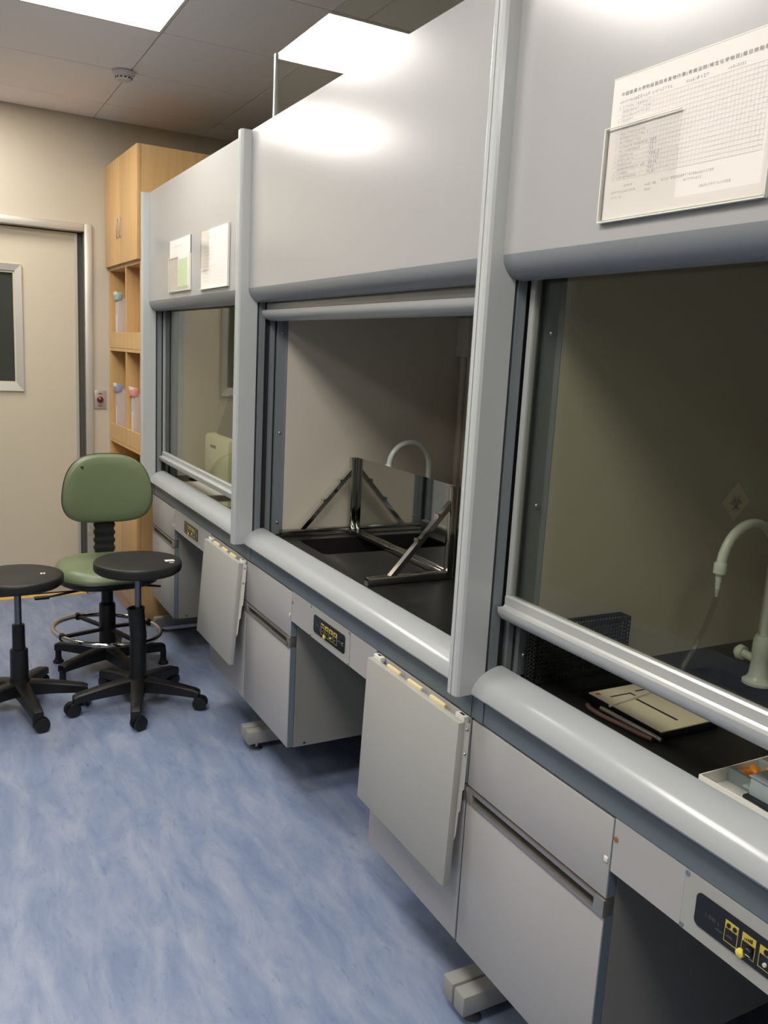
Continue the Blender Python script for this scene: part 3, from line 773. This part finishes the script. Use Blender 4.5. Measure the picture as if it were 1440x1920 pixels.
# ------------------------------------------------------------------ document holders on the hood panels
def sheet_print(t, w_, h_, kind):
    """lines and small characters as flat print just proud of the sheet; y runs +w/2 (left as read) to -w/2"""
    x = -.0031
    ln, ink, blu = MB(), MB(), MB()
    def r(mb, u0, u1, v0, v1): mb.quad([(x, w_/2-u0, v0), (x, w_/2-u1, v0), (x, w_/2-u1, v1), (x, w_/2-u0, v1)])
    def chars(u, v, n, s, mb=ink):
        for i in range(n):
            uu = u+i*s*1.08
            r(mb, uu, uu+s*.75, v+s*.75, v+s*.85) if random.random() < .7 else None
            r(mb, uu+s*.1, uu+s*.65, v+s*.35, v+s*.45) if random.random() < .7 else None
            r(mb, uu+s*.33, uu+s*.43, v, v+s*.9) if random.random() < .75 else None
            r(mb, uu, uu+s*.75, v, v+s*.1) if random.random() < .6 else None
    if kind == 'check':
        g0, g1 = .092, w_-.014; top, bot = h_-.045, .062
        for i in range(32): u = g0+(g1-g0)*i/31; r(ln, u, u+.0004, bot, top)
        rows = 17
        for j in range(rows+1): v = bot+(top-bot)*j/rows; r(ln, .014, g1, v, v+.0004)
        for j in range(rows):
            v = bot+(top-bot)*(j+.3)/rows
            chars(.026, v, random.randint(7, 17), .0034)
            if random.random() < .6: chars(.018, v, 1, .003)
            if j < 8: chars(.094, v, random.randint(2, 5), .0042, blu)
        for v, u, n in ((.050, .045, 5), (.042, .018, 14), (.034, .018, 7), (.046, .092, 6), (.038, .092, 4), (.048, .125, 26), (.041, .17, 9), (.028, .20, 15)): chars(u, v, n, .0036)
        for u, n in ((.018, 11), (.088, 5), (.155, 6), (.23, 8)): chars(u, h_-.041, n, .0036)
        for u, n in ((.052, 6), (.108, 4), (.176, 4)): chars(u, h_-.041, n, .005, blu)
    else:
        for j in range(10):
            v = .028+j*.014
            chars(.03, v, random.randint(12, 40), .004)
        for j in range(12): v = .024+j*.014; r(ln, .02, w_-.03, v, v+.0004)
        chars(.08, h_-.035, 16, .007)
    for mb, m, nm in ((ln, 'print_line', 'print_lines'), (ink, 'print_ink', 'print_text'), (blu, 'print_blue', 'handwriting')):
        if len(mb.bm.faces): o = mb.build(nm, m, t); o['kind'] = 'stuff'
        else: mb.bm.free()
def holder(label, yc, z0, w_, h_, kind, extra=None, flip=False):
    t = thing('document_holder', label, 'document holder', (-.0015, yc, z0), 0, 'document holders on the hood panels')
    hw = w_/2
    B('back_plate', 'acrylic', t, -.0015, .0012, -hw, hw, 0, h_)
    pp = B('paper', 'paper_white', t, -.0026, -.0018, -hw+.0005, hw-.0005, .0015, h_-.0015)
    sheet_print(pp, w_, h_, kind)
    # front pocket with a cut-out
    fx0, fx1 = -.0078, -.0062; ph = h_*.66
    pk = MB()
    if not flip: poly = [(hw+.006, 0), (hw+.006, ph), (hw-.155, ph), (hw-.158, .03*0+ph*.12), (-hw+.005, ph*.12), (-hw+.004, ph), (-hw-.004, ph), (-hw-.004, 0)]
    else: poly = [(hw, h_*.34), (hw, h_), (hw-.12, h_), (hw-.12, h_*.34)]
    pk.prism(poly, 'x', fx0, fx1); pk.build('front_pocket', 'acrylic', t)
    ed = MB()
    ed.box(-.0078, 0, -hw-.004, hw+.006, -.002, .0015)
    if not flip:
        ed.box(-.0078, 0, hw+.004, hw+.0065, 0, ph); ed.box(-.0078, 0, -hw-.0045, -hw-.002, 0, ph)
        ed.box(-.0080, -.006, hw-.155, hw+.006, ph-.0015, ph)
    else:
        ed.box(-.0078, 0, -hw-.0045, -hw-.002, 0, h_); ed.box(-.0078, -.006, hw-.12, hw, h_*.34, h_*.34+.0015)
    ed.build('edge', 'white_plastic', t)
    B('rim', 'white_plastic', t, -.003, .001, -hw, hw, h_-.0015, h_)
    if extra:
        B('note', 'paper_green', t, -.0036, -.0028, -hw+.045, -hw+.185, .008, .135)
    return t
hd = holder('acrylic holder with a large printed grid checklist on the nearest fume hood panel', .974, 1.776, .316, .222, 'check')
hd['label'] = 'acrylic holder with a large printed grid checklist, title in Chinese characters'
paper = [c for c in hd.children if c.name.startswith('paper')][0]
text_obj('title', '中國醫藥大學附設醫院有害物作業(有機溶劑/特定化學物質)每日檢點表', .0066, 'print_ink', paper, (-.0031, .316/2-.020, .222-.030), width=.275, spacing=1.3)
holder('acrylic holder with papers and a green slip, next to the tan cabinet', 3.815, 1.772, .340, .225, 'form', extra=True)
holder('acrylic holder with white papers on the hood panel, beside the green-slip holder', 3.305, 1.764, .355, .226, 'form', flip=True)

# ------------------------------------------------------------------ things inside the hoods
def faucet(y, label, hose, x=.607):
    t = thing('faucet', label, 'faucet', (x, y, ZWT), 0, 'white gooseneck faucets')
    MB().lathe([(.034, 0), (.034, .006), (.026, .012), (.022, .02), (.019, .06), (.021, .07), (.021, .10), (.017, .112)], 24).build('base', 'faucet_white', t, smooth=45)
    MB().cyl((0, 0, .05), (.0, .045, .055), .010, 14).build('valve', 'faucet_white', t, smooth=45)
    MB().lathe([(.016, 0), (.018, .012), (.012, .02), (0, .02)], 16, center=(0, .044, .055), tilt=Matrix.Rotation(R(-90), 4, 'X')).build('valve_knob', 'faucet_white', t, smooth=45)
    pts = [(0, 0, .10), (0, 0, .20), (0, 0, .285)] + [(-.085+.085*math.cos(R(a)), 0, .285+.085*math.sin(R(a))) for a in range(10, 176, 11)] + [(-.1715, 0, .285)]
    MB().tube(pts, .0105, 16).build('neck', 'faucet_white', t, smooth=60)
    MB().lathe([(.0135, .268), (.0135, .288), (.011, .292)], 18, center=(-.1715, 0, 0)).build('nozzle_collar', 'faucet_white', t, smooth=45)
    pr = []
    for k in range(6):
        z = .268-.0085*k; r_ = .0085-.0007*k; pr += [(r_, z), (r_-.0016, z-.0084)]
    MB().lathe(pr+[(0, pr[-1][1])], 16, center=(-.1715, 0, 0)).build('nozzle', 'faucet_white', t, smooth=30)
    if hose:
        hp = [(-.1715, 0, .235), (-.173, 0, .205), (-.186, .002, .165), (-.207, .004, .12), (-.235, .006, .075), (-.26, .008, .035), (-.285, .008, .004)]
        MB().tube(hp, .0062, 12).build('hose', 'hose_clear', t, smooth=60)
    return t
faucet(1.162, 'white gooseneck faucet with a clear hose behind the lowered sash glass', True)
faucet(2.662, 'white gooseneck faucet arching up behind the mirrored steel stand', False, .634)

# mirrored steel stand
t = thing('mirror_stand', 'polished steel stand with a mirror plate and diagonal braces in the open hood', 'stand', (.427, 2.50, ZWT))
B('mirror_plate', 'mirror_steel', t, -.003, .001, -.365, .365, .004, .293)
for y in (-.350, .350):
    B('upright', 'steel', t, -.026, -.0035, y-.012, y+.012, .001, .293, bev=.0015)
    ft = B('foot_rail', 'steel', t, -.302, -.027, y-.011, y+.011, .001, .026, bev=.0015)
    B('end_cap', 'chrome', ft, -.304, -.302, y-.010, y+.010, .002, .025)
    MB().bar((-.222, y, .020), (-.020, y, .243), .020, .016).build('brace', 'chrome', t)
    for u in (.45, .78):
        B('clip', 'chrome', t, -.222+.202*u-.008, -.222+.202*u+.006, y-.0125, y+.0125, .020+.223*u+.004, .020+.223*u+.016)
B('bottom_rail', 'steel', t, -.024, -.0035, -.337, .337, .002, .016, bev=.001)

# perforated basket, notebook, pen, strap, tray in the checklist hood
t = thing('wire_basket', 'black perforated basket standing against the hood side wall', 'basket', (.2425, 1.352, ZWT))
hx, hy, hz = .1325, .018, .128
B('rim', 'basket_black', t, -hx, hx, -hy, -hy+.003, hz-.006, hz); B('rim', 'basket_black', t, -hx, hx, hy-.003, hy, hz-.006, hz)
B('rim', 'basket_black', t, hx-.003, hx, -hy+.003, hy-.003, hz-.006, hz); B('rim', 'basket_black', t, -hx, -hx+.003, -hy+.003, hy-.003, hz-.006, hz)
for y in (-hy, hy-.0015):
    m_ = MB()
    for i in range(31): x = -hx+2*hx*i/30-.0015; m_.box(max(x, -hx), min(x+.003, hx), y, y+.0015, .001, hz-.006)
    for j in range(14): z = .001+j*.009; m_.box(-hx, hx, y, y+.0015, z, z+.003)
    o = m_.build('mesh_side', 'basket_black', t); o['kind'] = 'stuff'
for x in (-hx, hx-.0015):
    m_ = MB()
    for i in range(5): y = -hy+i*.0088; m_.box(x, x+.0015, min(y, hy-.003), min(y+.0028, hy), .001, hz-.006)
    for j in range(14): z = .001+j*.009; m_.box(x, x+.0015, -hy, hy, z, z+.003)
    o = m_.build('mesh_end', 'basket_black', t); o['kind'] = 'stuff'
B('bottom', 'basket_black', t, -hx, hx, -hy, hy, .0005, .002)
t = thing('notebook', 'black notebook with a cream slotted cover card on the black worktop', 'notebook', (.243, 1.125, ZWT+.0005))
B('block', 'navy_plastic', t, -.072, .078, -.097, .095, .0, .016, bev=.002)
cd = B('cover_card', 'card_cream', t, -.078, .082, -.099, .100, .0165, .0195, bev=.001)
B('slot', 'hole_dark', cd, -.012, -.006, -.072, .035, .0194, .0199); B('slot', 'hole_dark', cd, -.052, .004, .062, .066, .0194, .0199)
B('slot', 'hole_dark', cd, .0, .0045, .040, .066, .0194, .0199); B('slot', 'hole_dark', cd, .020, .060, .066, .070, .0194, .0199)
MB().disc((-.066, .085, .0197), .006, 'z', 14).build('red_mark', 'red_dot', cd)
bd = MB().tube([(-.083, .035, .016), (-.074, .03, .021), (-.03, .036, .0215), (.02, .045, .0215), (.07, .055, .0215)], .003, 8).build('band', 'clear_box', t, smooth=60)
o = MB().tube([(.1545, 1.175, ZWT+.0075), (.1555, 1.10, ZWT+.0075), (.1575, 1.045, ZWT+.0075), (.158, 1.018, ZWT+.0075)], [.0048, .0052, .0052, .004], 14)
pn = o.build('pen', 'pen_silver', None, smooth=50); tag(pn, 'silver pen lying along the edge of the cream-covered notebook', 'pen')
o = MB().tube([(.1415, 1.20, ZWT+.006), (.134, 1.185, ZWT+.006), (.132, 1.15, ZWT+.006), (.138, 1.10, ZWT+.006), (.142, 1.055, ZWT+.006), (.147, 1.03, ZWT+.006)], .0048, 12)
tag(o.build('strap', 'strap_brown', None, smooth=60), 'brown rubber strap on the worktop beside the silver pen', 'strap')

t = thing('organizer_tray', 'white divided tray with orange pieces on the checklist hood worktop', 'tray', (.0875, .872, ZWT+.0005))
TW, TL, th = .24, .16, .026
tr_ = MB()
tr_.box(0, TW, -TL, 0, 0, .002)
for a in ((0, .002, -TL, 0), (TW-.002, TW, -TL, 0), (.002, TW-.002, -.002, 0), (.002, TW-.002, -TL, -TL+.002)): tr_.box(*a, .002, th)
tr_.build('tray_body', 'bracket_white', t)
for x in (.068, .142): B('divider', 'carton_blue', t, x, x+.008, -TL+.002, -.002, .002, th)
B('dark_insert', 'navy_plastic', t, .152, TW-.004, -TL+.004, -.004, .0025, .018)
rr = random.Random(3)
for k in range(14):
    x, y = .085+rr.random()*.048, -.014-rr.random()*.06
    o = MB().lathe([(0, -.013), (.007, -.013), (.0082, -.007), (.0075, .003), (.0052, .010), (0, .013)], 14, tilt=Matrix.Rotation(R(rr.uniform(60, 110)), 4, Vector((rr.uniform(-1, 1), rr.uniform(-1, 1), .2)).normalized()), center=(.0875+x, .872+y, ZWT+.010+.006*(k % 3)))
    tag(o.build('earplug', 'orange_plastic', None, smooth=60), 'orange foam earplug lying in the divided tray', 'earplug', 'orange earplugs in the tray')
pd = MB().box(.0885, .30, .60, .789, ZWT+.0275, ZWT+.0335, bev=.002).build('flat_case', 'navy_plastic', None, smooth=40)
tag(pd, 'flat dark navy case lying across the divided tray', 'case')
t = thing('carton', 'grey-blue carton on top of the flat navy case', 'box', (.187, .689, ZWT+.034))
B('body', 'carton_blue', t, -.09, .07, -.09, .095, 0, .030, bev=.001)
B('lid_flap', 'carton_blue', t, -.092, .072, -.092, .097, .030, .0315)
B('tab', 'carton_blue', t, -.080, -.050, .0955, .115, .0, .004, bev=.0015)
for k in range(4): B('print_line', 'print_grey', t, -.0903, -.0899, .02-.012*k, .06, .008+.005*k, .0088+.005*k)

# instrument, board and steel tray in the two-holder hood
t = thing('instrument', 'cream boxy instrument with a raised dark lid inside the far hood', 'instrument', (.42, 4.08, ZWT+.0005))
B('body', 'instrument_cream', t, -.165, .165, -.19, .20, .0, .240, bev=.02)
B('lettering_plate', 'instrument_dark', t, -.1665, -.165, .0, .09, .176, .190)
MB().prism([(-.125, .238), (-.06, .44), (-.045, .44), (-.10, .238)], 'y', -.17, .120).build('lid', 'instrument_dark', t)
t2 = B('white_board', 'paper_white', None, .095, .24, 3.72, 4.12, ZWT+.0005, ZWT+.009, bev=.001); tag(t2, 'flat white board lying on the worktop under the lowered sash', 'board')
t2.location.y = 0
t = thing('steel_tray', 'shiny steel tray beside the white board on the worktop', 'tray', (.165, 3.50, ZWT+.0005))
B('base', 'steel', t, -.07, .12, -.14, .15, 0, .002)
for a in ((-.072, -.070, -.14, .15), (.12, .122, -.14, .15), (-.07, .12, -.142, -.14), (-.07, .12, .15, .152)): B('rim', 'steel', t, *a, 0, .016)
